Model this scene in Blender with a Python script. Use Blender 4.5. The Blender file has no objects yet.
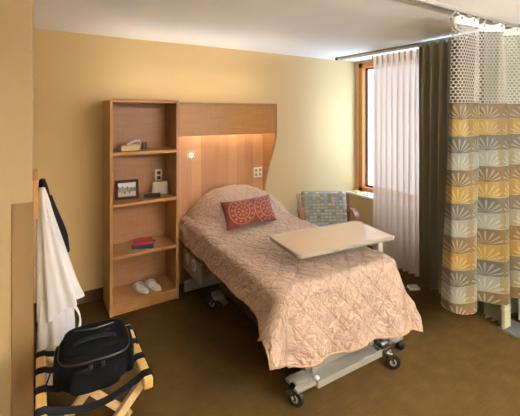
import bpy, bmesh, math, random
from mathutils import Vector, Matrix, noise
random.seed(7)
C = bpy.context.scene.collection
PI = math.pi
sin, cos = math.sin, math.cos

def sstep(a, b, x):
    t = min(1, max(0, (x - a) / (b - a)))
    return t * t * (3 - 2 * t)

def lerp(a, b, t):
    return a + (b - a) * t

def catmull(pts, t):
    n = len(pts) - 1
    f = min(max(t, 0), 1) * n
    i = min(int(f), n - 1)
    f -= i
    p = [Vector(pts[max(0, min(n, k))]) for k in (i - 1, i, i + 1, i + 2)]
    return .5 * ((2 * p[1]) + (p[2] - p[0]) * f + (2 * p[0] - 5 * p[1] + 4 * p[2] - p[3]) * f * f
                 + (3 * p[1] - p[0] - 3 * p[2] + p[3]) * f ** 3)

# ------------------------------------------------------------------ materials
class NT:
    def __init__(self, name):
        m = bpy.data.materials.new(name)
        m.use_nodes = True
        self.m = m
        self.t = m.node_tree
        self.t.nodes.clear()
        self.out = self.t.nodes.new('ShaderNodeOutputMaterial')

    def new(self, kind, **kw):
        n = self.t.nodes.new('ShaderNode' + kind)
        for k, v in kw.items():
            setattr(n, k, v)
        return n

    def put(self, sock, v):
        if isinstance(v, bpy.types.NodeSocket):
            self.t.links.new(v, sock)
        elif v is not None:
            if hasattr(sock.default_value, '__len__') and not hasattr(v, '__len__'):
                v = (v, v, v, 1)[:len(sock.default_value)]
            if hasattr(v, '__len__') and len(v) == 3 and len(sock.default_value) == 4:
                v = (*v, 1)
            sock.default_value = v

    def math(self, op, a, b=None, c=None):
        n = self.new('Math', operation=op)
        for i, v in enumerate((a, b, c)):
            if v is not None:
                self.put(n.inputs[i], v)
        return n.outputs[0]

    def mix(self, f, a, b, mode='MIX'):
        n = self.new('Mix', data_type='RGBA', blend_type=mode)
        self.put(n.inputs[0], f)
        self.put(n.inputs[6], a)
        self.put(n.inputs[7], b)
        return n.outputs[2]

    def coord(self, kind='Object', scale=(1, 1, 1), rot=(0, 0, 0)):
        tc = self.new('TexCoord')
        mp = self.new('Mapping')
        mp.inputs['Scale'].default_value = scale
        mp.inputs['Rotation'].default_value = rot
        self.t.links.new(tc.outputs[kind], mp.inputs[0])
        return mp.outputs[0]

    def noise(self, vec, scale=5, detail=3, rough=.5):
        n = self.new('TexNoise')
        self.put(n.inputs['Vector'], vec)
        n.inputs['Scale'].default_value = scale
        n.inputs['Detail'].default_value = detail
        n.inputs['Roughness'].default_value = rough
        return n.outputs[0]

    def ramp(self, f, stops, interp='LINEAR'):
        n = self.new('ValToRGB')
        r = n.color_ramp
        r.interpolation = interp
        while len(r.elements) < len(stops):
            r.elements.new(.5)
        for e, (p, c) in zip(r.elements, stops):
            e.position = p
            e.color = (*c, 1) if len(c) == 3 else c
        self.put(n.inputs[0], f)
        return n.outputs[0]

    def sep(self, v):
        n = self.new('SeparateXYZ')
        self.put(n.inputs[0], v)
        return n.outputs

    def bump(self, h, strength=.3, dist=.01):
        n = self.new('Bump')
        n.inputs['Strength'].default_value = strength
        n.inputs['Distance'].default_value = dist
        self.put(n.inputs['Height'], h)
        return n.outputs[0]

    def pbr(self, col, rough=.5, metal=0, normal=None, spec=.5, sheen=0, **kw):
        n = self.new('BsdfPrincipled')
        self.put(n.inputs['Base Color'], col)
        self.put(n.inputs['Roughness'], rough)
        n.inputs['Metallic'].default_value = metal
        n.inputs['Specular IOR Level'].default_value = spec
        n.inputs['Sheen Weight'].default_value = sheen
        if normal is not None:
            self.t.links.new(normal, n.inputs['Normal'])
        for k, v in kw.items():
            self.put(n.inputs[k], v)
        return n.outputs[0]

    def done(self, sh):
        self.t.links.new(sh, self.out.inputs[0])
        return self.m

    def mixsh(self, f, a, b):
        n = self.new('MixShader')
        self.put(n.inputs[0], f)
        self.t.links.new(a, n.inputs[1])
        self.t.links.new(b, n.inputs[2])
        return n.outputs[0]

def solid(name, col, rough=.5, metal=0, vary=.08, scale=30, bump=.0, spec=.4, sheen=0):
    t = NT(name)
    v = t.coord()
    n = t.noise(v, scale, 3)
    c = t.mix(n, tuple(k * (1 - vary) for k in col), tuple(min(1, k * (1 + vary)) for k in col))
    return t.done(t.pbr(c, rough, metal, t.bump(n, bump, .004) if bump else None, spec, sheen))

def wood(name, dark, light, axis='x', rough=.38, strips=0, figure=.35):
    """veneer: fine grain along one axis, cross figure, optional flitch strips along x"""
    t = NT(name)
    sc = {'x': (1.2, 30, 30), 'y': (30, 1.2, 30), 'z': (30, 30, 1.2)}[axis]
    g = t.noise(t.coord('Object', sc), 3.2, 5, .6)
    fg = t.noise(t.coord('Object', {'x': (26, 3, 3), 'y': (3, 26, 3), 'z': (3, 3, 26)}[axis]), 1.6, 3, .6)
    f = t.math('ADD', t.math('MULTIPLY', g, 1 - figure), t.math('MULTIPLY', fg, figure))
    f = t.math('MULTIPLY_ADD', f, 1.9, -.45)
    if strips:
        x = t.sep(t.coord())[0]
        w = t.new('TexWhiteNoise', noise_dimensions='1D')
        t.put(w.inputs['W'], t.math('FLOOR', t.math('DIVIDE', t.math('ADD', x, 5.03), strips)))
        f = t.math('ADD', t.math('MULTIPLY', f, .5), t.math('MULTIPLY', w.outputs[0], .62))
    n = t.new('Clamp')
    t.put(n.inputs[0], f)
    c = t.mix(n.outputs[0], dark, light)
    return t.done(t.pbr(c, rough, 0, t.bump(g, .06, .002)))

def emit(name, col, s):
    t = NT(name)
    e = t.new('Emission')
    e.inputs[0].default_value = (*col, 1)
    e.inputs[1].default_value = s
    return t.done(e.outputs[0])

def wall_mat(name, col):
    t = NT(name)
    n = t.noise(t.coord('Object', (1, 1, 1)), 140, 2)
    lo = t.noise(t.coord(), 1.3, 2)
    c = t.mix(lo, tuple(k * .97 for k in col), tuple(k * 1.03 for k in col))
    return t.done(t.pbr(c, .75, 0, t.bump(n, .12, .002), .3))

WALL = wall_mat('wall_vinyl', (.68, .495, .245))
CEIL = wall_mat('ceiling_paint', (.90, .89, .86))
def carpet():
    t = NT('carpet')
    v = t.coord()
    n = t.noise(v, 210, 2)
    lo = t.noise(v, 9, 4)
    b = t.noise(t.coord('Object', (3, 60, 1)), 2, 3)
    f = t.math('ADD', t.math('MULTIPLY', n, .55), t.math('ADD', t.math('MULTIPLY', lo, .25), t.math('MULTIPLY', b, .2)))
    c = t.ramp(f, [(.3, (.032, .0175, .0046)), (.5, (.070, .0400, .0115)), (.72, (.115, .068, .021))])
    return t.done(t.pbr(c, .9, 0, t.bump(n, .6, .006), .06, 0))
CARPET = carpet()
BASEB = solid('baseboard_vinyl', (.085, .045, .022), .5)
GUARD = solid('guard_vinyl', (.33, .215, .095), .5, vary=.03)
WHITEPAINT = solid('white_paint', (.8, .78, .74), .45, vary=.03)
WOOD_H = wood('veneer_across', (.36, .165, .052), (.58, .31, .110), 'x', figure=.3)
WOOD_V = wood('veneer_upright', (.34, .165, .058), (.54, .29, .115), 'z', figure=.2)
WOOD_BACK = wood('veneer_back', (.28, .135, .066), (.45, .235, .12), 'z', figure=.5)
WOOD_PANEL = wood('veneer_strips', (.36, .17, .080), (.66, .385, .215), 'z', strips=.105, figure=.25)
WOOD_SHELF = wood('shelf_wood', (.36, .165, .05), (.58, .31, .11), 'x', figure=.2)
WINWOOD = wood('window_wood', (.56, .155, .025), (.72, .24, .045), 'z')
CHAIRWOOD = wood('chair_wood', (.24, .075, .025), (.38, .14, .045), 'y', .3)
RACKWOOD = wood('rack_wood', (.62, .36, .10), (.80, .52, .20), 'y', .45)
LEGWOOD = wood('leg_wood', (.62, .42, .19), (.78, .57, .30), 'z', .45)
PEGWOOD = wood('peg_wood', (.55, .28, .10), (.70, .40, .17), 'y', .45)
STEEL = solid('painted_steel', (.34, .32, .28), .4, .3, .04)
DARKSTEEL = solid('dark_steel', (.07, .065, .06), .45, .3)
CHROME = solid('bright_metal', (.72, .72, .72), .22, 1, .03)
RUBBER = solid('black_rubber', (.012, .012, .013), .5)
BLACKPL = solid('black_plastic', (.015, .014, .014), .35)
WHITEPL = solid('white_plastic', (.88, .87, .85), .35, vary=.02)
GREYPL = solid('grey_plastic', (.42, .41, .37), .4, vary=.03)
BLUEPL = solid('blue_plastic', (.16, .17, .33), .35, vary=.03)
TRIM = solid('table_edge', (.31, .29, .235), .4, vary=.03)
ALU = solid('aluminium', (.40, .38, .34), .4, .5, .04)
BAGCLOTH = solid('bag_nylon', (.0045, .0048, .0055), 1.0, vary=.3, scale=90, bump=.5, spec=.07)
STRAP = solid('strap_webbing', (.012, .013, .017), .8, vary=.25, scale=200, bump=.3, spec=.07)
TERRY = solid('terry_cloth', (.90, .89, .90), .95, vary=.04, scale=160, bump=.5, sheen=.3)
JACKET = solid('jacket_cloth', (.016, .018, .024), .9, vary=.3, scale=60, bump=.3, spec=.07)
PAPER = solid('paper', (.82, .80, .74), .8, vary=.03)
MATTR = solid('mattress_ticking', (.35, .36, .40), .7)

def laminate():
    t = NT('table_laminate')
    g = t.noise(t.coord('Object', (2, 40, 1)), 3, 4, .6)
    c = t.mix(g, (.52, .36, .235), (.62, .46, .325))
    return t.done(t.pbr(c, .27, 0, None, .6))
LAMINATE = laminate()

def spread_mat():
    t = NT('quilted_satin')
    v = t.coord('UV')
    n = t.noise(v, 24, 2, .5)
    fine = t.noise(v, 420, 2)
    x, y, _ = t.sep(v)
    def line(s):
        a = t.math('ADD' if s > 0 else 'SUBTRACT', x, t.math('MULTIPLY', y, .82))
        f = t.math('FRACT', t.math('ADD', t.math('DIVIDE', a, .142), 40.0))
        return t.math('SMOOTH_MIN', t.math('ABSOLUTE', t.math('SUBTRACT', f, .5)), 1.0, 0.01)
    l1 = t.math('SUBTRACT', .5, line(1))
    l2 = t.math('SUBTRACT', .5, line(-1))
    d = t.math('MINIMUM', l1, l2)
    st = t.math('MINIMUM', t.math('MULTIPLY', d, 17), 1.0)
    n2 = t.noise(v, 11, 2, .5)
    rg = t.math('MINIMUM', t.math('ABSOLUTE', t.math('SUBTRACT', n2, .5)), .10)
    rg2 = t.math('MINIMUM', t.math('ABSOLUTE', t.math('SUBTRACT', n, .5)), .08)
    h = t.math('ADD', t.math('MULTIPLY', st, .35), t.math('ADD', t.math('ADD', t.math('MULTIPLY', rg, 9.0), t.math('MULTIPLY', rg2, 5.0)), t.math('MULTIPLY', fine, .05)))
    c0 = t.mix(n, (.42, .29, .212), (.53, .38, .292))
    c = t.mix(st, (.36, .24, .165), c0)
    return t.done(t.pbr(c, .40, 0, t.bump(h, .55, .014), .5, .1))
SPREAD = spread_mat()

def cushion_mat():
    t = NT('red_cushion_cloth')
    v = t.coord('UV')
    x, y, _ = t.sep(v)
    def medal(cx, cy, R):
        dx = t.math('SUBTRACT', x, cx)
        dy = t.math('SUBTRACT', y, cy)
        r = t.math('DIVIDE', t.math('SQRT', t.math('ADD', t.math('MULTIPLY', dx, dx), t.math('MULTIPLY', dy, dy))), R)
        a = t.math('ARCTAN2', dy, dx)
        def band(lo, hi):
            return t.math('MULTIPLY', t.math('GREATER_THAN', r, lo), t.math('LESS_THAN', r, hi))
        def spokes(n, cut):
            return t.math('GREATER_THAN', t.math('COSINE', t.math('MULTIPLY', a, n)), cut)
        rings = t.math('MAXIMUM', band(.93, 1.0), t.math('MAXIMUM', band(.52, .60), band(.0, .10)))
        dots = t.math('MAXIMUM', t.math('MULTIPLY', band(.66, .86), spokes(13.0, .1)), t.math('MULTIPLY', band(.20, .42), spokes(8.0, -.1)))
        return t.math('MAXIMUM', rings, t.math('MULTIPLY', dots, .8))
    m = t.math('MAXIMUM', medal(.155, .150, .130), medal(.425, .135, .145))
    n = t.noise(v, 300, 2)
    red = t.mix(n, (.125, .014, .011), (.185, .027, .018))
    c = t.mix(t.math('MULTIPLY', m, .55), red, (.52, .24, .085))
    return t.done(t.pbr(c, .75, 0, t.bump(t.math('ADD', n, m), .3, .003), .3, .3))
CUSHION = cushion_mat()

def chair_mat():
    t = NT('woven_block_cloth')
    v = t.coord('Object', (1, 1, 1))
    x, y, z = t.sep(v)
    cz = t.math('ADD', z, t.math('MULTIPLY', y, .25))
    i = t.math('FLOOR', t.math('DIVIDE', t.math('ADD', x, 3), .046))
    j = t.math('FLOOR', t.math('DIVIDE', t.math('ADD', cz, 3), .036))
    w = t.new('TexWhiteNoise', noise_dimensions='2D')
    cb = t.new('CombineXYZ')
    t.put(cb.inputs[0], i)
    t.put(cb.inputs[1], j)
    t.put(w.inputs['Vector'], cb.outputs[0])
    c = t.ramp(w.outputs[0], [(0, (.56, .58, .50)), (.25, (.72, .67, .54)), (.45, (.44, .53, .53)),
                              (.62, (.50, .38, .16)), (.78, (.66, .64, .55)), (.9, (.36, .30, .18))], 'CONSTANT')
    fx = t.math('FRACT', t.math('DIVIDE', t.math('ADD', x, 3), .046))
    fz = t.math('FRACT', t.math('DIVIDE', t.math('ADD', cz, 3), .036))
    band = t.math('GREATER_THAN', t.math('ABSOLUTE', t.math('SUBTRACT', fz, .5)), .27)
    side = t.math('GREATER_THAN', t.math('ABSOLUTE', t.math('SUBTRACT', fx, .5)), .40)
    g = t.math('MAXIMUM', band, side)
    c = t.mix(t.math('MULTIPLY', g, .75), c, (.40, .38, .28))
    n = t.noise(v, 260, 2)
    return t.done(t.pbr(c, .8, 0, t.bump(n, .4, .003), .3))
CHAIRCLOTH = chair_mat()

def sheer_mat():
    t = NT('sheer_voile')
    n = t.noise(t.coord('UV', (1, 1, 1)), 160, 2)
    d = t.new('BsdfDiffuse'); d.inputs[0].default_value = (.80, .68, .58, 1)
    r = t.new('BsdfTranslucent'); r.inputs[0].default_value = (.60, .415, .275, 1)
    p = t.new('BsdfTransparent'); p.inputs[0].default_value = (1, .97, .93, 1)
    a = t.mixsh(.55, d.outputs[0], r.outputs[0])
    f = t.math('MULTIPLY_ADD', n, .08, .03)
    return t.done(t.mixsh(f, a, p.outputs[0]))
SHEER = sheer_mat()

def drape_mat(name, col, trans=.12):
    t = NT(name)
    v = t.coord('UV', (60, 8, 1))
    n = t.noise(v, 9, 3)
    c = t.mix(n, tuple(k * .85 for k in col), tuple(k * 1.15 for k in col))
    a = t.pbr(c, .75, 0, t.bump(n, .2, .003), .3, .2)
    r = t.new('BsdfTranslucent'); t.put(r.inputs[0], c)
    return t.done(t.mixsh(trans, a, r.outputs[0]))
DRAPE = drape_mat('olive_drape', (.215, .175, .092), .06)
LINING = drape_mat('pale_green_drape', (.44, .43, .30), .22)

def cubicle_mat():
    t = NT('fan_print_cloth')
    x, y, _ = t.sep(t.coord('UV'))
    CW, RH = .212, .1175
    v = t.math('DIVIDE', t.math('SUBTRACT', 1.795, y), RH)      # rows count down from the mesh seam
    row = t.math('FLOOR', v)
    fv = t.math('SUBTRACT', 1.0, t.math('FRACT', v))
    u = t.math('DIVIDE', x, CW)
    col = t.math('FLOOR', u)
    fu = t.math('FRACT', u)
    ph = t.math('FRACT', t.math('ADD', t.math('DIVIDE', row, 4.0), .125))
    base = t.ramp(ph, [(0, (.100, .066, .030)), (.25, (.26, .170, .030)), (.5, (.070, .070, .066)), (.75, (.215, .23, .20))], 'CONSTANT')
    alt = t.ramp(ph, [(0, (.125, .072, .018)), (.25, (.21, .120, .020)), (.5, (.09, .070, .035)), (.75, (.19, .155, .07))], 'CONSTANT')
    edge = t.math('GREATER_THAN', t.math('ABSOLUTE', t.math('SUBTRACT', fu, .5)), .33)
    base = t.mix(edge, base, alt)
    dx = t.math('MULTIPLY', t.math('SUBTRACT', fu, .5), CW / RH)
    r = t.math('SQRT', t.math('ADD', t.math('MULTIPLY', dx, dx), t.math('MULTIPLY', fv, fv)))
    a = t.math('ARCTAN2', fv, dx)
    pet = t.math('COSINE', t.math('MULTIPLY', a, 16.0))
    rad = t.math('SINE', t.math('MULTIPLY', t.math('MINIMUM', r, 1.0), PI))
    m = t.math('GREATER_THAN', t.math('MULTIPLY', pet, rad), .38)
    light = t.mix(.34, base, (.62, .57, .40))
    c = t.mix(t.math('MULTIPLY', m, .85), base, light)
    n = t.noise(t.coord('UV'), 500, 2)
    sh = t.pbr(c, t.math('SUBTRACT', .5, t.math('MULTIPLY', m, .18)), 0, t.bump(n, .15, .002), .5, .2)
    tr = t.new('BsdfTranslucent'); t.put(tr.inputs[0], c)
    return t.done(t.mixsh(.15, sh, tr.outputs[0]))
CUBICLE = cubicle_mat()

def net_mat():
    t = NT('white_net')
    x, y, _ = t.sep(t.coord('UV'))
    k = 2 * PI / .0215
    X = t.math('MULTIPLY', y, k)
    Y = t.math('MULTIPLY', x, k * .866)
    H = t.math('MULTIPLY', X, .5)
    f = t.math('ADD', t.math('COSINE', X), t.math('ADD', t.math('COSINE', t.math('ADD', H, Y)), t.math('COSINE', t.math('SUBTRACT', H, Y))))
    hole = t.math('GREATER_THAN', f, -.55)
    d = t.pbr((.72, .69, .63), .7)
    r = t.new('BsdfTranslucent'); r.inputs[0].default_value = (.7, .67, .6, 1)
    p = t.new('BsdfTransparent')
    return t.done(t.mixsh(hole, t.mixsh(.3, d, r.outputs[0]), p.outputs[0]))
NET = net_mat()

def glass_mat():
    t = NT('window_glass')
    p = t.new('BsdfTransparent'); p.inputs[0].default_value = (.93, .96, 1, 1)
    g = t.new('BsdfGlossy'); g.inputs['Roughness'].default_value = .02
    return t.done(t.mixsh(.05, p.outputs[0], g.outputs[0]))
GLASS = glass_mat()

def brick_mat():
    t = NT('pale_brick')
    b = t.new('TexBrick')
    t.put(b.inputs['Vector'], t.coord('Object', (1, 1, 1), (0, PI / 2, PI / 2)))
    b.inputs['Scale'].default_value = 1
    b.inputs['Brick Width'].default_value = .24
    b.inputs['Row Height'].default_value = .09
    b.inputs['Mortar Size'].default_value = .012
    b.inputs['Color1'].default_value = (.42, .34, .30, 1)
    b.inputs['Color2'].default_value = (.50, .42, .38, 1)
    b.inputs['Mortar'].default_value = (.70, .68, .66, 1)
    return t.done(t.pbr(b.outputs[0], .85))

def photo_mat():
    t = NT('photo_print')
    v = t.coord('UV')
    x, y, _ = t.sep(v)
    sky = t.ramp(y, [(0, (.45, .40, .34)), (.30, (.55, .50, .44)), (.38, (.20, .20, .19)), (.62, (.28, .30, .30)), (.68, (.70, .74, .78)), (1, (.80, .84, .88))])
    vo = t.new('TexVoronoi')
    mp = t.coord('UV', (9, 3.2, 1))
    t.put(vo.inputs['Vector'], mp)
    vo.inputs['Scale'].default_value = 1.0
    people = t.math('MULTIPLY', t.math('LESS_THAN', vo.outputs['Distance'], .42),
                    t.math('MULTIPLY', t.math('GREATER_THAN', y, .22), t.math('LESS_THAN', y, .72)))
    pc = t.ramp(t.sep(vo.outputs['Color'])[0], [(0, (.03, .03, .04)), (.45, (.22, .05, .05)), (.65, (.05, .06, .10)), (.85, (.4, .3, .24))], 'CONSTANT')
    return t.done(t.pbr(t.mix(people, sky, pc), .25))

# ------------------------------------------------------------------ mesh builder
class MB:
    def __init__(self):
        self.bm = bmesh.new()
        self.uv = self.bm.loops.layers.uv.new('UVMap')

    def box(self, x0, y0, z0, x1, y1, z1, bev=0, seg=2, mat=None):
        m = Matrix.Translation(((x0 + x1) / 2, (y0 + y1) / 2, (z0 + z1) / 2)) @ Matrix.Diagonal((x1 - x0, y1 - y0, z1 - z0, 1))
        if mat is not None:
            m = mat @ m
        r = bmesh.ops.create_cube(self.bm, size=1, matrix=m)
        if bev:
            es = {e for v in r['verts'] for e in v.link_edges}
            bmesh.ops.bevel(self.bm, geom=list(es), offset=bev, segments=seg, affect='EDGES', profile=.5)
        return self

    def ring(self, pts):
        return [self.bm.verts.new(p) for p in pts]

    def skin(self, rings, cap=True, closed=True):
        vs = [self.ring(r) for r in rings]
        n = len(vs[0])
        for a, b in zip(vs, vs[1:]):
            for i in range(n if closed else n - 1):
                j = (i + 1) % n
                self.bm.faces.new((a[i], a[j], b[j], b[i]))
        if cap and closed:
            self.bm.faces.new(list(reversed(vs[0])))
            self.bm.faces.new(vs[-1])
        return self

    def cyl(self, p, q, r, r2=None, n=16):
        return self.tube([p, q], [r, r if r2 is None else r2], n)

    def tube(self, pts, r, n=10, closed=False):
        pts = [Vector(p) for p in pts]
        rs = r if isinstance(r, (list, tuple)) else [r] * len(pts)
        t0 = (pts[1] - pts[0]).normalized()
        up = Vector((0, 0, 1)) if abs(t0.z) < .9 else Vector((1, 0, 0))
        nrm = t0.cross(up).normalized()
        rings = []
        for i, p in enumerate(pts):
            t = (pts[min(i + 1, len(pts) - 1)] - pts[max(i - 1, 0)]).normalized()
            nrm = (nrm - t * nrm.dot(t)).normalized()
            b = t.cross(nrm)
            rings.append([p + (nrm * cos(2 * PI * k / n) + b * sin(2 * PI * k / n)) * rs[i] for k in range(n)])
        return self.skin(rings)

    def ribbon(self, pts, w, th, side):
        """flat strap: side = unit vector across the width"""
        pts = [Vector(p) for p in pts]
        side = Vector(side).normalized()
        rings = []
        for i, p in enumerate(pts):
            t = (pts[min(i + 1, len(pts) - 1)] - pts[max(i - 1, 0)]).normalized()
            nn = t.cross(side).normalized()
            rings.append([p + side * w / 2 + nn * th / 2, p - side * w / 2 + nn * th / 2,
                          p - side * w / 2 - nn * th / 2, p + side * w / 2 - nn * th / 2])
        return self.skin(rings)

    def lathe(self, prof, n=20, axis='z', at=(0, 0, 0)):
        at = Vector(at)
        rings = []
        for r, h in prof:
            row = []
            for k in range(n):
                a = 2 * PI * k / n
                p = {'z': (r * cos(a), r * sin(a), h), 'x': (h, r * cos(a), r * sin(a)), 'y': (r * sin(a), h, r * cos(a))}[axis]
                row.append(at + Vector(p))
            rings.append(row)
        return self.skin(rings)

    def prism(self, poly, axis, a, b):
        def P(u, v, w):
            return {'x': (w, u, v), 'y': (u, w, v), 'z': (u, v, w)}[axis]
        return self.skin([[P(u, v, a) for u, v in poly], [P(u, v, b) for u, v in poly]])

    def grid(self, fn, nu, nv, uvfn=None, wrap=False):
        vs = [[self.bm.verts.new(fn(i / nu, j / nv)) for i in range(nu + 1)] for j in range(nv + 1)]
        uvfn = uvfn or (lambda u, v: (u, v))
        for j in range(nv):
            for i in range(nu):
                f = self.bm.faces.new((vs[j][i], vs[j][i + 1], vs[j + 1][i + 1], vs[j + 1][i]))
                for l, (a, b) in zip(f.loops, ((i, j), (i + 1, j), (i + 1, j + 1), (i, j + 1))):
                    l[self.uv].uv = uvfn(a / nu, b / nv)
        return self

    def done(self, name, mat, parent=None, loc=None, rot=None, angle=40, keep=False):
        bm = self.bm
        if not keep:
            bmesh.ops.recalc_face_normals(bm, faces=bm.faces)
        for f in bm.faces:
            f.smooth = True
        for e in bm.edges:
            if len(e.link_faces) == 2 and e.calc_face_angle(0) > math.radians(angle):
                e.smooth = False
        me = bpy.data.meshes.new(name)
        bm.to_mesh(me)
        bm.free()
        me.materials.append(mat)
        o = bpy.data.objects.new(name, me)
        C.objects.link(o)
        if parent:
            o.parent = parent
        if loc:
            o.location = loc
        if rot:
            o.rotation_euler = rot
        return o

def tag(o, label, cat, group=None):
    o['label'] = label
    o['category'] = cat
    if group:
        o['group'] = group
    return o

def struct(o):
    o['kind'] = 'structure'
    return o

def thing(name, label, cat, loc=(0, 0, 0), rz=0, group=None, rot=None):
    o = bpy.data.objects.new(name, None)
    o.empty_display_size = .1
    C.objects.link(o)
    o.location = loc
    o.rotation_euler = rot or (0, 0, rz)
    return tag(o, label, cat, group)

def copy_tree(o, parent=None):
    c = o.copy()
    C.objects.link(c)
    if parent:
        c.parent = parent
    for ch in list(o.children):
        copy_tree(ch, c)
    return c

# ------------------------------------------------------------------ setting
CH, YW, XW = 2.44, 3.62, 3.87
XL, YF, YS = -1.9, -3.2, 2.3          # far left wall, wall behind, stub wall face
struct(MB().box(XL, YF, -.1, XW, YW, 0).done('floor', CARPET))
struct(MB().box(XL, YF, CH, XW + .15, YW + .1, CH + .1).done('ceiling', CEIL))
struct(MB().box(-.3, YW, 0, XW + .15, YW + .1, CH).done('wall_back', WALL))
struct(MB().box(XL - .1, YS, 0, -.012, YW + .1, CH, .003, 1).done('wall_left', wall_mat('wall_vinyl_shaded', (.57, .44, .25))))  # wall vinyl darkened: the stub wall's shade is put into its colour
struct(MB().box(XL - .1, YF - .1, 0, XL, YS, CH).done('wall_far_left', WALL))
struct(MB().box(XL - .1, YF - .1, 0, XW + .15, YF, CH).done('wall_front', WALL))
W1 = (.35, 3.56, .63, 2.41)
W2 = (-2.7, -.7, .63, 2.36)
mb = MB()
mb.box(XW, YF - .1, 0, XW + .15, YW + .1, W1[2])
mb.box(XW, YF - .1, W1[2], XW + .15, W2[0], CH)
mb.box(XW, W2[1], W1[2], XW + .15, W1[0], CH)
mb.box(XW, W1[1], W1[2], XW + .15, YW + .1, CH)
mb.box(XW, W1[0], W1[3], XW + .15, W1[1], CH)
mb.box(XW, W2[0], W2[3], XW + .15, W2[1], CH)
struct(mb.done('wall_right', WALL))

def window(name, w, mull):
    y0, y1, z0, z1 = w
    e = bpy.data.objects.new(name, None); C.objects.link(e); struct(e)
    e.location = (XW, (y0 + y1) / 2, z0)
    h, v = (y1 - y0) / 2, z1 - z0
    f = MB()
    for a, b, c, d in ((-h, -h + .07, 0, v), (h - .07, h, 0, v), (-h, h, 0, .06), (-h, h, v - .07, v)):
        f.box(-.012, a, c, .10, b, d, .004, 1)
    for m in mull:
        f.box(-.012, m - h - .035, 0, .10, m - h + .035, v, .004, 1)
    f.done('window_frame', WINWOOD, e)
    ed = [-h + .07] + [m - h for m in mull] + [h - .07]
    for a, b in zip(ed, ed[1:]):
        a += .0 if a == ed[0] else .035
        b -= .0 if b == ed[-1] else .035
        s = MB()
        for q in ((a, a + .022, .06, v - .07), (b - .022, b, .06, v - .07), (a, b, .06, .082), (a, b, v - .092, v - .07)):
            s.box(.055, q[0], q[2], .085, q[1], q[3])
        s.done('sash', DARKSTEEL, e)
        MB().box(.066, a + .02, .08, .074, b - .02, v - .09).done('pane', GLASS, e)
    return e
window('window_1', W1, (1.1, 2.15))
window('window_2', W2, (1.0,))
# ledge along the window wall, white top and wall-coloured front
lg = MB().box(3.685, .3, 0, XW, YW, .60).done('trim_1', WALL); struct(lg)
struct(MB().box(3.665, .3, .60, XW + .02, YW, .628, .006, 2).done('trim_2', WHITEPAINT))
struct(MB().box(-.012, YW - .012, 0, 3.685, YW, .10, .003, 1).done('baseboard_back', BASEB))
struct(MB().box(-.012, YS, 0, 0, YW - .012, .10, .003, 1).done('baseboard_left', BASEB))
# corner guard on the stub wall
g = MB()
g.box(-.105, YS - .007, .0, -.006, YS, 1.245, .003, 1)
g.box(-.012, YS - .007, .0, -.007, YS + .05, 1.245, .002, 1)
struct(g.done('trim_3', GUARD))
# outside the window
bw = MB().box(7.2, -6, -1, 7.5, 16, 3.4).done('wall_exterior', brick_mat()); struct(bw)

# ------------------------------------------------------------------ bookcase
BX0, BX1, BY0, BY1, BH = 0., .600, 0., .345, 1.835
bc = thing('bookcase', 'tall wooden bookcase with four open shelves left of the headboard', 'bookcase', (.533, 3.234, 0))
for a in (BX0, BX1 - .024):
    MB().box(a, 0, 0, a + .024, BY1, BH, .002, 1).done('side_panel', WOOD_V, bc)
MB().box(.024, 0, BH - .024, BX1 - .024, BY1, BH, .002, 1).done('top_panel', WOOD_H, bc)
MB().box(.024, BY1 - .02, .10, BX1 - .024, BY1 - .008, BH - .024).done('back_panel', WOOD_BACK, bc)
for z in (1.385, .945, .50):
    MB().box(.024, .004, z - .028, BX1 - .024, BY1 - .02, z, .003, 1).done('shelf', WOOD_SHELF, bc)
MB().box(.024, .004, .075, BX1 - .024, BY1 - .02, .10, .002, 1).done('bottom_shelf', WOOD_SHELF, bc)
MB().box(.024, .008, 0, BX1 - .024, .028, .075).done('kick_board', WOOD_SHELF, bc)
def outlet(parent, x, y, z, gangs, label, slot=BLACKPL):
    w = .112 if gangs > 1 else .07
    o = MB().box(x - w / 2, y - .006, z - .058, x + w / 2, y, z + .058, .003, 2).done('outlet_plate', WHITEPL, parent)
    o['label'] = label
    for g_ in range(gangs):
        cx = x + (g_ - (gangs - 1) / 2) * .055
        for s in (-1, 1):
            MB().box(cx - .017, y - .0085, z + s * .024 - .017, cx + .017, y - .005, z + s * .024 + .017, .004, 2).done('socket', slot, o)
UPL = emit('uplight_strip', (1, .97, .90), 6)
MB().box(.0, 0, BH, BX1, .018, BH + .006, .002, 1).done('front_lip', WOOD_H, bc)
MB().box(.03, .03, BH, BX1 - .03, .075, BH + .004).done('uplight', UPL, bc)
outlet(bc, .505, BY1 - .02, 1.105, 1, 'white wall socket plate with two black sockets')

# ------------------------------------------------------------------ headboard unit
HX0, HX1 = 1.135, 2.24
hb = thing('headboard', 'tall wooden headboard panel with deep light canopy above the bed', 'headboard', (HX0, 3.234, 0))
HW = HX1 - HX0
MB().box(0, .255, 0, HW - .024, .372, 1.79).done('back_panel', WOOD_PANEL, hb)
cnp = MB()
cnp.box(0, 0, 1.50, HW - .024, .022, 1.79, .002, 1)
cnp.done('canopy_front', WOOD_H, hb)
MB().box(0, 0, 1.79, HW, .372, 1.812, .002, 1).done('canopy_top', WOOD_H, hb)
prof = [(.0, 1.79), (.0, 1.50), (.012, 1.44), (.045, 1.34), (.10, 1.22), (.16, 1.10), (.205, .97), (.235, .84), (.248, .72), (.25, .5), (.25, 0), (.372, 0), (.372, 1.79)]
MB().prism(prof, 'x', HW - .024, HW).done('wing_panel', WOOD_V, hb)
MB().box(.0, 0, 1.812, HW, .018, 1.819, .002, 1).done('front_lip', WOOD_H, hb)
MB().box(.03, .03, 1.812, HW - .05, .075, 1.816).done('uplight', UPL, hb)
lamp = MB().box(.10, .17, 1.545, HW - .08, .21, 1.57).done('light_tube', emit('warm_tube', (1, .80, .55), 5), hb)
MB().box(.06, .13, 1.57, HW - .05, .245, 1.595).done('light_housing', WHITEPAINT, hb)
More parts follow.
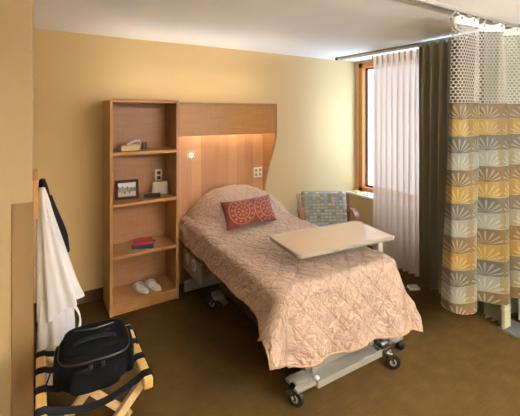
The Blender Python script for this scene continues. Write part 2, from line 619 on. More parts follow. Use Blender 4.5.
outlet(hb, 1.015, .255, 1.045, 2, 'white square plate with two pairs of sockets', GREYPL)
nl = MB().lathe([(.0, -.022), (.011, -.020), (.015, -.012), (.017, 0)], 16, 'y', (.215, .255, 1.29)).done('reading_light', emit('reading_glow', (1, .86, .66), 9), hb)
nl['label'] = 'small round glowing light'
MB().lathe([(.017, -.004), (.022, -.004), (.024, 0), (.017, 0)], 20, 'y', (.215, .255, 1.29)).done('bezel', CHROME, nl)

# ------------------------------------------------------------------ things on the shelves
SX, SY = .533, 3.234
tb = thing('tissue_box', 'pale yellow tissue box with white tissue on the top bookcase shelf', 'tissue box', (SX + .105, SY + .07, 1.385), .12)
MB().box(0, 0, 0, .165, .10, .048, .003, 1).done('carton', solid('yellow_card', (.66, .52, .28), .6), tb)
def tiss(u, v):
    a = (u - .5)
    return (.07 + .115 * v + .012 * sin(7 * u + 3 * v), .05 + a * .09 * (1 - .3 * v) + .008 * sin(9 * v), .046 + .05 * sin(v * 1.75) - .018 * abs(a) * 2 * v + .006 * sin(13 * u + 5 * v))
MB().grid(tiss, 14, 10).done('tissue', solid('tissue_paper', (.85, .84, .84), .9, vary=.02), tb)
j = thing('jar', 'small dark jar behind the tissue box on the top bookcase shelf', 'jar', (SX + .325, SY + .17, 1.385))
MB().lathe([(.02, 0), (.024, .004), (.024, .04), (.02, .045)], 16).done('jar_body', BLACKPL, j)
MB().lathe([(.022, .045), (.022, .062), (.019, .065)], 16).done('lid', DARKSTEEL, j)

fr = thing('picture_frame', 'dark wood picture frame with a group photo on second bookcase shelf', 'picture frame', (SX + .072, SY + .155, .945), -.05, None, (-.16, 0, -.06))
FW, FH = .200, .170
FR = solid('mahogany', (.04, .010, .009), .55, spec=.15)
m = MB()
for q in ((0, FW, 0, .024), (0, FW, FH - .024, FH), (0, .024, .024, FH - .024), (FW - .024, FW, .024, FH - .024)):
    m.box(q[0], 0, q[2], q[1], .018, q[3], .003, 1)
m.done('frame_border', FR, fr)
MB().grid(lambda u, v: (.022 + u * (FW - .044), .008, .022 + v * (FH - .044)), 1, 1).done('photo_print', photo_mat(), fr)
MB().box(.004, .012, .004, FW - .004, .017, FH - .004).done('backing', BLACKPL, fr)
MB().box(.07, .018, .0, .13, .028, .11, mat=Matrix.Rotation(-.30, 4, 'X') @ Matrix.Translation((0, .004, .004))).done('easel_leg', BLACKPL, fr)

gc = thing('glasses_case', 'slim black glasses case lying on second bookcase shelf beside photo', 'case', (SX + .385, SY + .115, .945), -.22)
MB().box(-.075, -.03, 0, .075, .03, .018, .008, 3).done('case_base', solid('dark_leather', (.018, .012, .012), .4), gc)
MB().box(-.075, -.03, .019, .075, .03, .032, .008, 3).done('case_lid', solid('dark_leather_lid', (.022, .014, .014), .4), gc)

pc = thing('pouch', 'beige zip pouch leaning upright on second bookcase shelf', 'pouch', (SX + .485, SY + .185, .945), .0, None, (-.22, 0, -.18))
def pou(s):
    def f(u, v):
        w = .082 - .012 * v
        b = (1 - (2 * u - 1) ** 4) * (1 - v ** 3) * .028 + .002
        return ((2 * u - 1) * w, s * b, .001 + v * .122 - .006 * (1 - (2 * u - 1) ** 2) * v)
    return f
pm = MB()
for s in (-1, 1):
    pm.grid(pou(s), 14, 12)
bmesh.ops.remove_doubles(pm.bm, verts=pm.bm.verts, dist=.0045)
pm.done('pouch_body', solid('beige_cloth', (.50, .42, .29), .8, bump=.2), pc)
MB().tube([(-.068, 0, .119), (0, 0, .113), (.068, 0, .119)], .0035, 6).done('zipper', GREYPL, pc)

def book(name, label, loc, rz, w, d, h, col, group):
    b = thing(name, label, 'book', loc, rz, group)
    cm = solid(name + '_cover_' + str(round(col[0], 2)), col, .5)
    c = MB().box(-w / 2, -d / 2, 0, w / 2, d / 2, .003).box(-w / 2, -d / 2, h - .003, w / 2, d / 2, h).box(-w / 2, -d / 2, .003, -w / 2 + .004, d / 2, h - .003)
    c.done('cover', cm, b)
    MB().box(-w / 2 + .004, -d / 2 + .004, .003, w / 2 - .005, d / 2 - .004, h - .003).done('pages', PAPER, b)
    return b
# spine faces the room, so local x (spine at -x) is turned by the rotation
book('book', 'dark blue book lying under the red one on third bookcase shelf', (SX + .315, SY + .135, .500), PI / 2 - .42, .14, .19, .030, (.018, .03, .085), 'books on the third shelf')
book('book', 'red book lying on top of the blue one in the bookcase', (SX + .305, SY + .140, .530), PI / 2 - .12, .125, .175, .028, (.30, .02, .025), 'books on the third shelf')

def slipper(label, loc, rz):
    s = thing('slipper', label, 'slipper', loc, rz, 'slippers at the bottom of the bookcase')
    def wid(t):
        return .033 + .014 * sin(t * PI * .95 + .2) - .010 * sstep(.35, .6, 1 - abs(t - .45) * 2.2) * 0
    n = 22
    out = []
    for k in range(n):
        a = 2 * PI * k / n
        x = .115 * cos(a)
        w = .041 + .005 * (x / .115)
        out.append((x, w * math.copysign(abs(sin(a)) ** .65, sin(a))))
    MB().prism(out, 'z', 0, .012).done('sole', WHITEPL, s)
    def up(u, v):
        a = lerp(-PI / 2, PI / 2, u) if False else PI * u
        x = lerp(.0, .112, v)
        ww = (.041 + .005 * (x / .115)) * math.sqrt(max(0, 1 - (x / .1155) ** 2)) ** .7
        hgt = .045 * (1 - v ** 2.2) + .012 * (1 - v)
        return (x + .012 * sin(a) * (1 - v), -ww * cos(a), .011 + hgt * sin(a))
    MB().grid(up, 16, 12).done('upper', TERRY, s)
    def rim(u, v):
        a = PI / 2 + PI * u
        x = .111 * cos(a)
        w = .039 + .005 * (x / .115)
        return (x, w * sin(a), .012 + v * .018 * sin(PI * u) ** .5)
    MB().grid(rim, 16, 3).done('heel_rim', TERRY, s)
slipper('white slipper at the bottom of the bookcase, left one of the pair', (SX + .292, SY + .150, .10), PI / 2 + .33)
slipper('white slipper at the bottom of the bookcase, right one of the pair', (SX + .402, SY + .145, .10), PI / 2 + .30)

# ------------------------------------------------------------------ bed
BL, BR = (1.70, 1.66, 0), -.022
bed = thing('hospital_bed', 'wheeled hospital bed frame of grey metal under the tan bedspread', 'bed', BL, BR)
# low chassis
ch = MB()
for x in (-.30, .30):
    ch.box(x - .025, .05, .15, x + .025, 1.25, .21, .004, 1)
ch.box(-.30, .60, .15, .30, .66, .21).box(-.30, 1.19, .15, .30, 1.25, .21)
ch.done('chassis', DARKSTEEL, bed)
fb = MB()
fb.prism([(-.075, .125), (.05, .125), (.05, .195), (.042, .195), (.042, .140), (-.065, .140), (-.065, .165), (-.075, .165)], 'x', -.305, .235)
fb.done('foot_beam', STEEL, bed)
MB().box(-.235, .045, .195, .225, .06, .30, .003, 1).done('foot_panel', DARKSTEEL, bed)
for x in (-.275, .225):
    MB().box(x, .02, .14, x + .04, .085, .44, .004, 1).done('foot_post', STEEL, bed)
for s, nm in ((-1, 'l'), (1, 'r')):
    o_ = -.03 + .015 * s
    p = MB().box(min(s * .265, s * .40) + o_, -.065, .138, max(s * .265, s * .40) + o_, .06, .158, .006, 2)
    p.box(min(s * .30, s * .385) + o_, -.03, .158, max(s * .30, s * .385) + o_, .03, .172, .005, 2)
    p.done('caster_plate', CHROME if s > 0 else STEEL, bed)
MB().lathe([(0, 0), (.014, 0), (.016, .006), (.012, .014), (0, .016)], 14, 'z', (-.285, -.04, .152)).done('knob', WHITEPL, bed)
MB().ribbon([(-.43, -.01, .16), (-.47, -.03, .158), (-.495, -.045, .15)], .035, .006, (.4, -1, 0)).done('brake_pedal', CHROME, bed)
MB().box(-.40, .06, .44, .40, 1.80, .48, .004, 1).done('mattress_deck', DARKSTEEL, bed)
for y0, y1 in ((.35, .75), (1.15, .85)):
    for x in (-.22, .22):
        MB().ribbon([(x, y0, .19), (x, y1, .44)], .04, .03, (1, 0, 0)).done('lift_arm', STEEL, bed)
def caster(x, y, yaw, top=.14, r=.05):
    f = MB()
    f.cyl((0, 0, top - .03), (0, 0, top), .014)
    f.box(-.024, -.018, top - .042, .024, .03, top - .028, .004, 1)
    for s in (-1, 1):
        f.prism([(-.012, top - .03), (.02, top - .03), (.045, r - .012), (.045, r + .012), (.02, r + .02)], 'x', s * .024 - .0025, s * .024 + .0025)
    f.cyl((-.028, .034, r), (.028, .034, r), .006, n=10)
    o = f.done('caster', CHROME, bed, (x, y, 0), (0, 0, yaw))
    w = MB().lathe([(.012, -.017), (r - .014, -.017), (r - .004, -.014), (r, -.006), (r, .006), (r - .004, .014), (r - .014, .017), (.012, .017)], 24, 'x', (0, .034, r))
    w.done('wheel', RUBBER, o)
    MB().cyl((-.0185, .034, r), (.0185, .034, r), .022, n=16).done('wheel_hub', GREYPL, o)
    return o
caster(-.412, .045, -2.7)
caster(.322, -.045, -2.3)
caster(-.385, 1.20, 1.0, r=.062)
caster(.375, 1.20, 2.2, r=.062)
pe = MB().ribbon([(-.385, 1.20, .13), (-.36, 1.12, .115), (-.345, 1.08, .10)], .05, .008, (1, .3, 0)).box(-.42, 1.14, .11, -.33, 1.24, .15, .01, 2)
pe.done('brake_pedal', STEEL, bed)
MB().box(-.53, 1.60, .02, .45, 1.64, .115, .004, 1).done('base_cover', solid('cover_grey', (.30, .29, .30), .4), bed)
# lowered assist rail with two controls
rl = MB().box(-.545, 1.16, .25, -.515, 1.62, .44, .014, 3).done('side_rail', solid('rail_grey', (.17, .16, .15), .45), bed)
for y in (1.31, 1.47):
    e = [(.044 * cos(2 * PI * k / 20) + y, .050 * sin(2 * PI * k / 20) + .385) for k in range(20)]
    e2 = [(.026 * cos(2 * PI * k / 20) + y, .032 * sin(2 * PI * k / 20) + .385) for k in range(20)]
    a = MB().prism(e, 'x', -.553, -.540).done('control_pad', solid('pad_grey', (.46, .45, .42), .4), rl)
    MB().prism(e2, 'x', -.556, -.550).done('button_field', BLUEPL if y < 1.4 else GREYPL, a)

mt = MB().box(-.445, .05, .482, .445, 1.80, .665, .04, 4).done('mattress', MATTR, None, BL, (0, 0, BR))
tag(mt, 'grey mattress on the hospital bed beneath the bedspread', 'mattress')

def fbm(p, o=3):
    return noise.fractal(Vector(p), 1.0, 2.0, o)
HWD, RAD, ZT = .455, .06, .685
def top_z(s, t):
    g = max(0, 1 - abs((s - .03) / .49) ** 2.2) ** .95
    f = sstep(1.36, 1.60, t) ** .8 * (1 - .10 * sstep(1.66, 1.85, t))
    hump = .275 * f * g
    soft = .06 * sstep(1.15, 1.5, t) * sstep(.05, .36, s) * (1 - sstep(.40, .50, s)) * (1 - sstep(1.5, 1.6, t))
    return ZT + hump + soft
def quilt(s, t):
    a = (s + .82 * t) / .142
    b = (s - .82 * t) / .142
    q = abs(sin(PI * a)) * abs(sin(PI * b))
    return .006 * q ** .4 + .010 * abs(fbm((s * 13, t * 10, 3.1))) + .010 * fbm((s * 5, t * 6, 9.7), 2)
def spread(u, v):
    t = lerp(-.335 - .05 * sstep(0, .35, u) - .075 * u, 1.79, v)
    oL = .230 + .085 * sstep(.25, .0, t) if t < .4 else .230
    oL += .02 * sstep(1.35, 1.6, t)
    oR = .26 + .13 * sstep(.4, .0, t)
    s = lerp(-(HWD + oL), HWD + oR, u)
    cs, ct = max(-HWD, min(HWD, s)), max(.065, t)
    dx, dy = s - cs, t - ct
    d = (abs(dx) ** 4 + abs(dy) ** 4) ** .25
    h_ = math.hypot(dx, dy)
    q = quilt(s, t)
    z = top_z(cs, ct)
    if d < 1e-6:
        return (cs, ct, z + q)
    ex, ey = dx / h_, dy / h_
    ph = min(d / RAD, PI / 2)
    out = RAD * sin(ph)
    down = RAD * (1 - cos(ph))
    rest = max(0, d - RAD * PI / 2)
    diag = abs(ex * ey) * 2
    if dx < 0 and dy < 0:
        d -= .03 * diag
        rest = max(0, d - RAD * PI / 2)
    flare = (.10 if dx >= 0 else .10 + .16 * sstep(1.5, .5, t)) + (.10 if dx > 0 else .34) * diag + (.10 * sstep(.0, .46, s) if dy < 0 else 0)
    if dx < 0 and t > 1.3:
        flare += .42 * sstep(1.4, 1.65, t)
    k = rest * flare
    wav = .020 * sin(s * 17 + 1.0) * abs(ey) + .012 * sin(t * 15 + .6) * abs(ex)
    out += k + wav * min(1, rest / .2)
    down += rest * math.sqrt(max(.2, 1 - flare * flare))
    down = min(down, z - .20)
    n = sin(ph)
    px, py = cs + ex * (out + q * n), ct + ey * (out + q * n)
    if dx > 0:
        px += .03 * sstep(.35, -.05, t) * min(1, rest / .3)
    if dx < 0:                       # the near corner swings out to the side
        w_ = sstep(.35, -.05, t) * min(1, rest / .3)
        px -= .030 * w_
        py += .045 * w_ * (1 if dy < 0 else .3)
    return (px if t < 1.35 else max(-.548, px), py, z - down + q * (1 - n))
def spread_uv(u, v):
    return (lerp(-.71, .76, u), lerp(-.42, 1.79, v))
sp = MB().grid(spread, 170, 270, spread_uv).done('bedspread', SPREAD, None, BL, (0, 0, BR), angle=80)
tag(sp, 'quilted tan satin bedspread covering the bed and its pillow', 'bedspread')
# piped hem cord belongs to the bedspread
pts = [Vector(spread(0, v / 90)) for v in range(90, -1, -1)] + [Vector(spread(u / 60, 0)) for u in range(1, 61)] + [Vector(spread(1, v / 90)) for v in range(1, 91)]
MB().tube(pts, .005, 6).done('hem_piping', solid('hem_satin', (.46, .27, .15), .5), sp)

# cushion
def cush(sgn):
    def f(u, v):
        a, b = 2 * u - 1, 2 * v - 1
        e = (1 - abs(a) ** 2.6) * (1 - abs(b) ** 2.6)
        pin = 1 - .07 * (1 - b * b) * abs(a) ** 3
        pin2 = 1 - .10 * (1 - a * a) * abs(b) ** 3
        return (.285 * a * pin, sgn * (.075 * max(0, e) ** .55 + .003), .128 * b * pin2 + .004 * sin(6 * a + 2) * (1 - b * b))
    return f
cm = MB()
cm.grid(cush(-1), 40, 26, lambda u, v: (.54 * u, .29 * v)).grid(cush(1), 40, 26, lambda u, v: (.54 * u, .29 * v))
bmesh.ops.remove_doubles(cm.bm, verts=cm.bm.verts, dist=.0065)
cu = cm.done('cushion', CUSHION, None, (1.67, 2.86, .815), (-.50, .02, .12), angle=80)
tag(cu, 'red oblong cushion with two gold ring medallions resting against the pillow', 'cushion')

# ------------------------------------------------------------------ overbed table
ot = thing('overbed_table', 'rolling overbed table with pale laminate top reaching over the bed', 'overbed table', (1.815, 1.925, 0), -.105)
def rrect(hx, hy, r, n=6):
    p = []
    for cx, cy, a0 in ((hx - r, hy - r, 0), (-hx + r, hy - r, PI / 2), (-hx + r, -hy + r, PI), (hx - r, -hy + r, 1.5 * PI)):
        for k in range(n + 1):
            a = a0 + k * PI / 2 / n
            p.append((cx + r * cos(a), cy + r * sin(a)))
    return p
HT = .84
def rr3(hx, hy, r, z):
    return [(x, y, z) for x, y in rrect(hx, hy, r)]
MB().skin([rr3(.394, .189, .03, HT - .034), rr3(.411, .206, .04, HT - .026), rr3(.415, .210, .042, HT - .012), rr3(.413, .208, .042, HT), rr3(.404, .199, .036, HT + .002), rr3(.401, .196, .034, HT - .004)]).done('table_edge', TRIM, ot, angle=50)
MB().skin([rr3(.4005, .1955, .034, HT - .012), rr3(.4005, .1955, .034, HT - .001)]).done('table_top', LAMINATE, ot)
MB().box(.30, -.05, HT - .065, .485, .09, HT - .035, .006, 2).done('top_bracket', STEEL, ot)
MB().box(.44, -.005, .06, .485, .065, HT - .06, .006, 2).done('column', GREYPL, ot)
MB().box(.434, -.013, .06, .491, .073, .44, .006, 2).done('column_sleeve', STEEL, ot)
ub = MB()
ub.box(.43, -.20, .065, .49, .20, .095, .006, 2)
for y in (-.185, .185):
    ub.box(-.46, y - .02, .065, .45, y + .02, .093, .005, 1)
ub.done('base_frame', STEEL, ot)
for x in (-.44, .46):
    for y in (-.185, .185):
        o = MB().box(x - .014, y - .014, .045, x + .014, y + .014, .07).done('caster', DARKSTEEL, ot)
        w = MB()
        for s in (-1, 1):
            w.lathe([(.004, -.008), (.022, -.008), (.027, -.004), (.027, .004), (.022, .008), (.004, .008)], 18, 'y', (x + .01, y + s * .017, .027))
        w.done('wheel', RUBBER, o)

# ------------------------------------------------------------------ armchair
ac = thing('armchair', 'low wooden armchair in woven block pattern cloth under the window corner', 'armchair', (2.865, 3.10, 0), -.5)
def pad(hx, hz, th, nx=22, nz=18, p=4):
    m_ = MB()
    for sg in (-1, 1):
        def f(u, v, sg=sg):
            a, b = 2 * u - 1, 2 * v - 1
            e = (1 - abs(a) ** p) * (1 - abs(b) ** p)
            return (hx * a, sg * (th * max(0, e) ** .4), hz * b)
        m_.grid(f, nx, nz)
    bmesh.ops.remove_doubles(m_.bm, verts=m_.bm.verts, dist=.0005)
    return m_
pad(.275, .215, .05).done('backrest', CHAIRCLOTH, ac, (0, .20, .56), (-.20, 0, 0))
pad(.275, .25, .055).done('seat', CHAIRCLOTH, ac, (0, -.09, .325), (PI / 2 + .05, 0, 0))
MB().box(-.28, -.32, .23, .28, .20, .27, .006, 2).done('seat_frame', CHAIRWOOD, ac)
for s in (-1, 1):
    a = MB()
    P = [(s * .305, .20, .535), (s * .307, .12, .570), (s * .309, .02, .575), (s * .311, -.06, .553), (s * .313, -.13, .505), (s * .313, -.165, .44)]
    pts = [catmull(P, k / 20) for k in range(21)]
    a.ribbon(pts, .055, .032, (1, 0, 0))
    a.done('arm', CHAIRWOOD, ac, angle=60)
    MB().ribbon([(s * .313, -.16, .46), (s * .305, -.21, .25), (s * .303, -.25, 0)], .045, .04, (1, 0, 0)).done('leg', CHAIRWOOD, ac)
    MB().ribbon([(s * .297, .30, .72), (s * .297, .20, .45), (s * .297, .20, .25), (s * .297, .29, 0)], .04, .045, (1, 0, 0)).done('leg', CHAIRWOOD, ac)
fo = thing('folder', 'thin blue folder lying on the armchair seat', 'folder', (2.80, 3.13, .384), .0, None, (.04, 0, -.42))
MB().box(-.12, -.09, 0, .12, .09, .004).box(-.12, -.09, .014, .12, .09, .018).box(-.12, .086, .004, .12, .09, .014).done('cover', solid('blue_card', (.03, .13, .42), .45), fo)
MB().box(-.115, -.085, .004, .115, .085, .014).done('pages', PAPER, fo)

# papers on the ledge
nb = MB().box(-.07, -.10, 0, .07, .10, .014, .002, 1).done('notepad', PAPER, None, (3.775, 3.30, .628), (0, 0, .15))
tag(nb, 'white notepad lying on the window ledge', 'notepad')
yb = MB().box(-.05, -.075, 0, .05, .075, .010, .002, 1).done('booklet', solid('yellow_cover', (.72, .48, .10), .5), None, (3.765, 3.50, .628), (0, 0, -.3))
tag(yb, 'small yellow booklet on the window ledge by the wall corner', 'booklet')

# ------------------------------------------------------------------ curtains
def pleated(path, n, z0, z1, amp, seed, nu, nv=24, full=1.0, gather=.08):
    """cloth along a plan path [(x,y)...] with n pleats, z1 top, z0 hem"""
    r = random.Random(seed)
    phs = [r.uniform(-.35, .35) for _ in range(int(n) + 3)]
    ams = [r.uniform(.75, 1.2) for _ in range(int(n) + 3)]
    A = Vector((*path[0], 0)); B = Vector((*path[1], 0))
    d = (B - A); L = d.length; d.normalize(); nn = Vector((-d.y, d.x, 0))
    def f(u, v):
        k = u * n
        i = int(k)
        ph = 2 * PI * k + lerp(phs[i], phs[i + 1], k - i) * (.4 + .6 * v)
        am = amp * lerp(ams[i], ams[i + 1], k - i)
        w = sin(ph)
        w = math.copysign(abs(w) ** .8, w)
        near = 1 - v                       # v: 0 top, 1 hem
        a = am * (.55 + .45 * sstep(0, .25, v)) + .004 * sin(9 * u * n + 6 * v)
        p = A + d * (L * u + .25 * L / n * sin(2 * ph) * .25 * v) + nn * a * w
        p.z = lerp(z1, z0, v)
        return p
    return MB().grid(f, nu, nv, lambda u, v: (u * L * 1.7, lerp(z1, z0, v)))
tr = thing('curtain_track', 'thin window curtain track along the ceiling before the window', 'curtain track', (3.34, .3, CH))
MB().box(-.010, 0, -.018, .010, 3.46 - .3, 0, .002, 1).done('rail', solid('bronze_rail', (.32, .27, .21), .45, .4), tr)
MB().box(.016, .0, -.04, .034, 3.42 - .3, 0, .002, 1).done('liner_rail', WHITEPAINT, tr)
MB().box(-.016, 3.44 - .3, -.034, .016, 3.47 - .3, 0, .003, 1).done('end_cap', DARKSTEEL, tr)
sh = thing('sheer_curtain', 'translucent cream sheer curtain hanging before the window', 'curtain', (3.385, 2.65, 0))
ms = pleated([(0, .24), (0, -.42)], 9, .02, CH - .055, .034, 3, 240)
ms.done('voile', SHEER, sh, angle=180, keep=True)
hs = MB()
HT_M = solid('voile_tape', (.58, .40, .27), .8)
hs.bm.free()
for k in range(9):
    MB().box(-.040, .235 - .0733 * k - .016, CH - .16, -.030, .235 - .0733 * k, CH - .055, .003, 1).done('pleat_tape', HT_M, sh)
def dark(label, y0, y1, n, seed, xo=0, mat=None):
    o = thing('drape', label, 'curtain', (3.285 + xo, (y0 + y1) / 2, 0), 0, None)
    h = (y1 - y0) / 2
    pleated([(0, h), (0, -h)], n, .018, CH - .03, .062, seed, int(30 * n), 30).done('drape_panel', mat or DRAPE, o, angle=180, keep=True)
    k = h - .02
    while k > -h:
        MB().box(-.004, k - .006, CH - .05, .010, k + .006, CH - .028).done('hook', WHITEPL, o)
        k -= 2 * h / n
    return o
dark('dark olive floor length drape beside the sheer curtain', 1.60, 2.235, 7, 5)
dark('pale green translucent drape by the window at the right edge of the photo', .55, 1.56, 10, 14, .155, LINING)
dark('narrow pale green pleated drape with hem showing below the patterned privacy curtain', 1.43, 1.58, 3, 9, -.06, LINING)

# screen stand behind the privacy curtain: pale upright on a grey base plate
ss = thing('floor_stand', 'pale upright panel on a grey metal floor plate beyond the privacy curtain', 'stand', (3.21, 1.33, 0), -.05)
MB().box(-.09, -.42, 0, .12, .10, .022, .004, 1).done('base_plate', solid('plate_grey', (.22, .23, .22), .35, .5), ss)
MB().box(-.085, .045, .022, .005, .070, .60, .004, 1).done('upright', solid('upright_green', (.50, .49, .34), .45), ss)
MB().box(-.088, .042, .17, .008, .073, .185).done('band', solid('upright_band', (.62, .60, .46), .45), ss)

fbx = thing('floor_box', 'small white box on the carpet at the foot of the olive drape', 'box', (3.14, 2.19, 0), -.5)
MB().box(-.05, -.035, 0, .05, .035, .022, .003, 1).done('box_body', WHITEPL, fbx)
MB().box(-.045, -.03, .022, .045, .03, .03, .003, 1).done('lid', GREYPL, fbx)

# privacy (cubicle) curtain
ct = thing('ceiling_track', 'aluminium privacy curtain track running across the ceiling', 'curtain track', (0, 1.385, CH))
MB().prism([(-.016, 0), (-.016, -.022), (-.006, -.022), (-.006, -.006), (.006, -.006), (.006, -.022), (.016, -.022), (.016, 0)], 'x', .9, 3.84).done('rail', ALU, ct)
TOP = [(2.44, 1.405), (2.445, 1.375), (2.52, 1.345), (2.62, 1.35), (2.72, 1.365), (2.79, 1.42), (2.86, 1.385), (2.94, 1.34), (3.03, 1.335), (3.075, 1.375), (3.12, 1.395), (3.16, 1.35), (3.21, 1.31), (3.27, 1.32)]
BOT = [(2.52, 1.53), (2.49, 1.45), (2.54, 1.385), (2.64, 1.365), (2.73, 1.385), (2.80, 1.475), (2.85, 1.40), (2.93, 1.31), (3.00, 1.285), (3.05, 1.31), (3.09, 1.34), (3.14, 1.30), (3.20, 1.25), (3.26, 1.26)]
arc = [0.]
NA = 280
for k in range(NA):
    a, b = catmull(TOP, k / NA), catmull(TOP, (k + 1) / NA)
    arc.append(arc[-1] + (b - a).length)
ZT_, ZM, ZB = CH - .045, 1.795, .31
def cub(u, z):
    f = (ZT_ - z) / (ZT_ - ZB)
    a, b = catmull(TOP, u), catmull(BOT, u)
    p = a.lerp(b, f)
    p.y += .006 * sin(40 * u + 3 * z)
    return Vector((p.x, p.y, z))
def cuv(z_of):
    return lambda u, v: (arc[int(round(u * NA))] + .035, z_of(u, v))
pcu = thing('privacy_curtain', 'patterned privacy curtain in gold, silver and brown with white net top', 'curtain', (0, 0, 0))
def zsag(u):
    return .015 * abs(sin(PI * u * 9)) 
zt = lambda u, v: lerp(ZT_ - .062, ZM, v)
MB().grid(lambda u, v: cub(u, zt(u, v)), NA, 20, cuv(zt)).done('net_top', NET, pcu, angle=180, keep=True)
zh = lambda u, v: lerp(ZT_ - zsag(u), ZT_ - .062, v)
MB().grid(lambda u, v: cub(u, zh(u, v)), NA, 3, cuv(zh)).done('header_band', solid('header_white', (.74, .71, .65), .7), pcu, angle=180, keep=True)
zf = lambda u, v: lerp(ZM, ZB + .010 * sin(21 * u), v)
MB().grid(lambda u, v: cub(u, zf(u, v)), NA, 60, cuv(zf)).done('printed_cloth', CUBICLE, pcu, angle=180, keep=True)
for k in range(10):
    u = k / 9
    p = cub(min(u + .002, 1), ZT_ - .006)
    h = MB().tube([(p.x, p.y, ZT_ - .018), (p.x, lerp(p.y, 1.385, .3), ZT_ + .0), (p.x, lerp(p.y, 1.385, .75), ZT_ + .014), (p.x, 1.385, CH - .020), (p.x, 1.385, CH - .012)], .0028, 6)
    h.lathe([(.006, -.004), (.008, 0), (.006, .004)], 10, 'z', (p.x, 1.385, CH - .026))
    h.done('carrier', WHITEPL, pcu)
    MB().lathe([(.005, -.003), (.011, -.003), (.011, .003), (.005, .003)], 12, 'y', (p.x, p.y - .002, ZT_ - .022)).done('grommet', CHROME, pcu)

# ------------------------------------------------------------------ coats on the left wall
pr = thing('peg_rail', 'wooden peg rail with metal hooks on the left wall end', 'peg rail', (-.012, 2.55, 1.24))
MB().box(0, -.20, -.105, .028, .24, .115, .004, 1).done('board', PEGWOOD, pr)
for y in (-.10, .13):
    MB().tube([(.026, y, .0), (.045, y, .0), (.055, y, .012), (.058, y, .035)], .006, 8).done('hook', CHROME, pr)
    MB().tube([(.026, y, -.05), (.040, y, -.058), (.046, y, -.045)], .005, 8).done('hook', CHROME, pr)

def hanging(prof, y, folds, seed, nz=46, na=72):
    """closed hanging cloth; prof = [(z, x_in, x_out, half_depth)] from top to hem"""
    r = random.Random(seed)
    ph = [r.uniform(0, 6.3) for _ in range(8)]
    rings = []
    for k in range(nz):
        t = k / (nz - 1)
        q = catmull([Vector((a[0], a[1], a[2])) for a in prof], t)
        hd = catmull([Vector((a[3], 0, 0)) for a in prof], t).x
        z, xi, xo = q
        cx, hx = (xi + xo) / 2, (xo - xi) / 2
        row = []
        for i in range(na):
            a = 2 * PI * i / na
            m_ = 1 + (.07 + .17 * t) * (sin(folds * a + ph[0] + 1.5 * t) * .6 + sin((folds + 4) * a + ph[1] - t) * .4) - .06
            zz = z + (.05 * cos(a + .4) * sstep(.7, 1, t)) + .006 * sin(5 * a + ph[2]) * t
            row.append((max(cx + hx * cos(a) * m_, .008 if z < 1.1 else .004), y + hd * sin(a) * m_, zz))
        rings.append(row)
    return MB().skin(rings)
rb = thing('robe', 'white terry robe hanging from the peg rail on the left wall', 'robe', (0, 0, 0))
hanging([(1.285, .020, .050, .03), (1.22, .014, .070, .05), (1.12, .010, .095, .07), (.95, .008, .145, .09), (.78, .008, .195, .11), (.62, .008, .245, .12), (.56, .008, .25, .12)], 2.46, 7, 4).done('robe_body', TERRY, rb, angle=70)
hanging([(.66, .012, .15, .07), (.58, .010, .19, .085), (.50, .010, .205, .09), (.42, .010, .20, .095), (.40, .012, .195, .095)], 2.44, 5, 8, 22).done('sleeve', TERRY, rb, angle=70)
hanging([(.50, .012, .12, .05), (.36, .010, .17, .06), (.22, .010, .20, .07), (.12, .012, .20, .07)], 2.49, 5, 12, 22).done('robe_tail', TERRY, rb, angle=70)
lp = [catmull([(.165, 2.43, .60), (.215, 2.425, .54), (.232, 2.42, .47), (.215, 2.42, .41), (.17, 2.425, .375)], k / 24) for k in range(25)]
MB().ribbon(lp, .03, .008, (0, 1, .1)).done('belt', TERRY, rb, angle=70)
jk = thing('jacket', 'dark jacket hanging behind the white robe on the peg rail', 'jacket', (0, 0, 0))
hanging([(1.30, .022, .055, .035), (1.23, .012, .075, .06), (1.12, .010, .09, .08), (.95, .010, .130, .085), (.80, .010, .150, .085), (.77, .012, .145, .08)], 2.685, 6, 15, 40).done('jacket_body', JACKET, jk, angle=70)
MB().tube([catmull([(.060, 2.62, 1.20), (.095, 2.61, 1.08), (.133, 2.605, .95), (.14, 2.61, .84)], k / 10) for k in range(11)], [.03 + .002 * k for k in range(11)], 12).done('sleeve', JACKET, jk, angle=70)

# ------------------------------------------------------------------ luggage rack
lr = thing('luggage_rack', 'folding wooden luggage rack with black webbing straps beside the wall', 'luggage rack', (.235, 1.93, 0), -.01)
RZ, RX, RY = .50, .212, .25
for s in (-1, 1):
    MB().box(s * RX - .021, -RY, RZ - .048, s * RX + .021, RY, RZ, .007, 3).done('rail', RACKWOOD, lr)
    MB().box(-s * RX * .86 - .014, -RY + .05 + (s + 1) * .012, .07, -s * RX * .86 + .014, RY - .05 - (s + 1) * .012, .10, .004, 1).done('stretcher', LEGWOOD, lr)
    for e in (-1, 1):
        yy = e * (RY - (.035 if s < 0 else .062))
        MB().ribbon([(s * RX, yy, RZ - .03), (-s * RX * 1.05, yy, .0)], .024, .036, (0, 1, 0)).done('leg', LEGWOOD, lr)
for e in (-1, 1):
    yy = e * (RY - .048)
    MB().cyl((0, yy - .03, RZ * .49), (0, yy + .03, RZ * .49), .007, n=12).done('pivot_bolt', CHROME, lr)
for k in range(4):
    y = -RY + .045 + k * .137
    sag = .035 if k else .05
    P = [(-RX - .024, RZ - .052), (-RX - .024, RZ - .004), (-RX - .015, RZ + .003), (-RX + .015, RZ + .003), (-RX + .03, RZ - .008)]
    pts = [(x, y, z) for x, z in P]
    for i in range(1, 12):
        t = i / 12
        pts.append((lerp(-RX + .03, RX - .03, t), y, RZ - .008 - sag * sin(PI * t)))
    pts += [(-x, y, z) for x, z in reversed(P)]
    MB().ribbon(pts, .044, .0035, (0, 1, 0)).done('strap', STRAP, lr, angle=60)

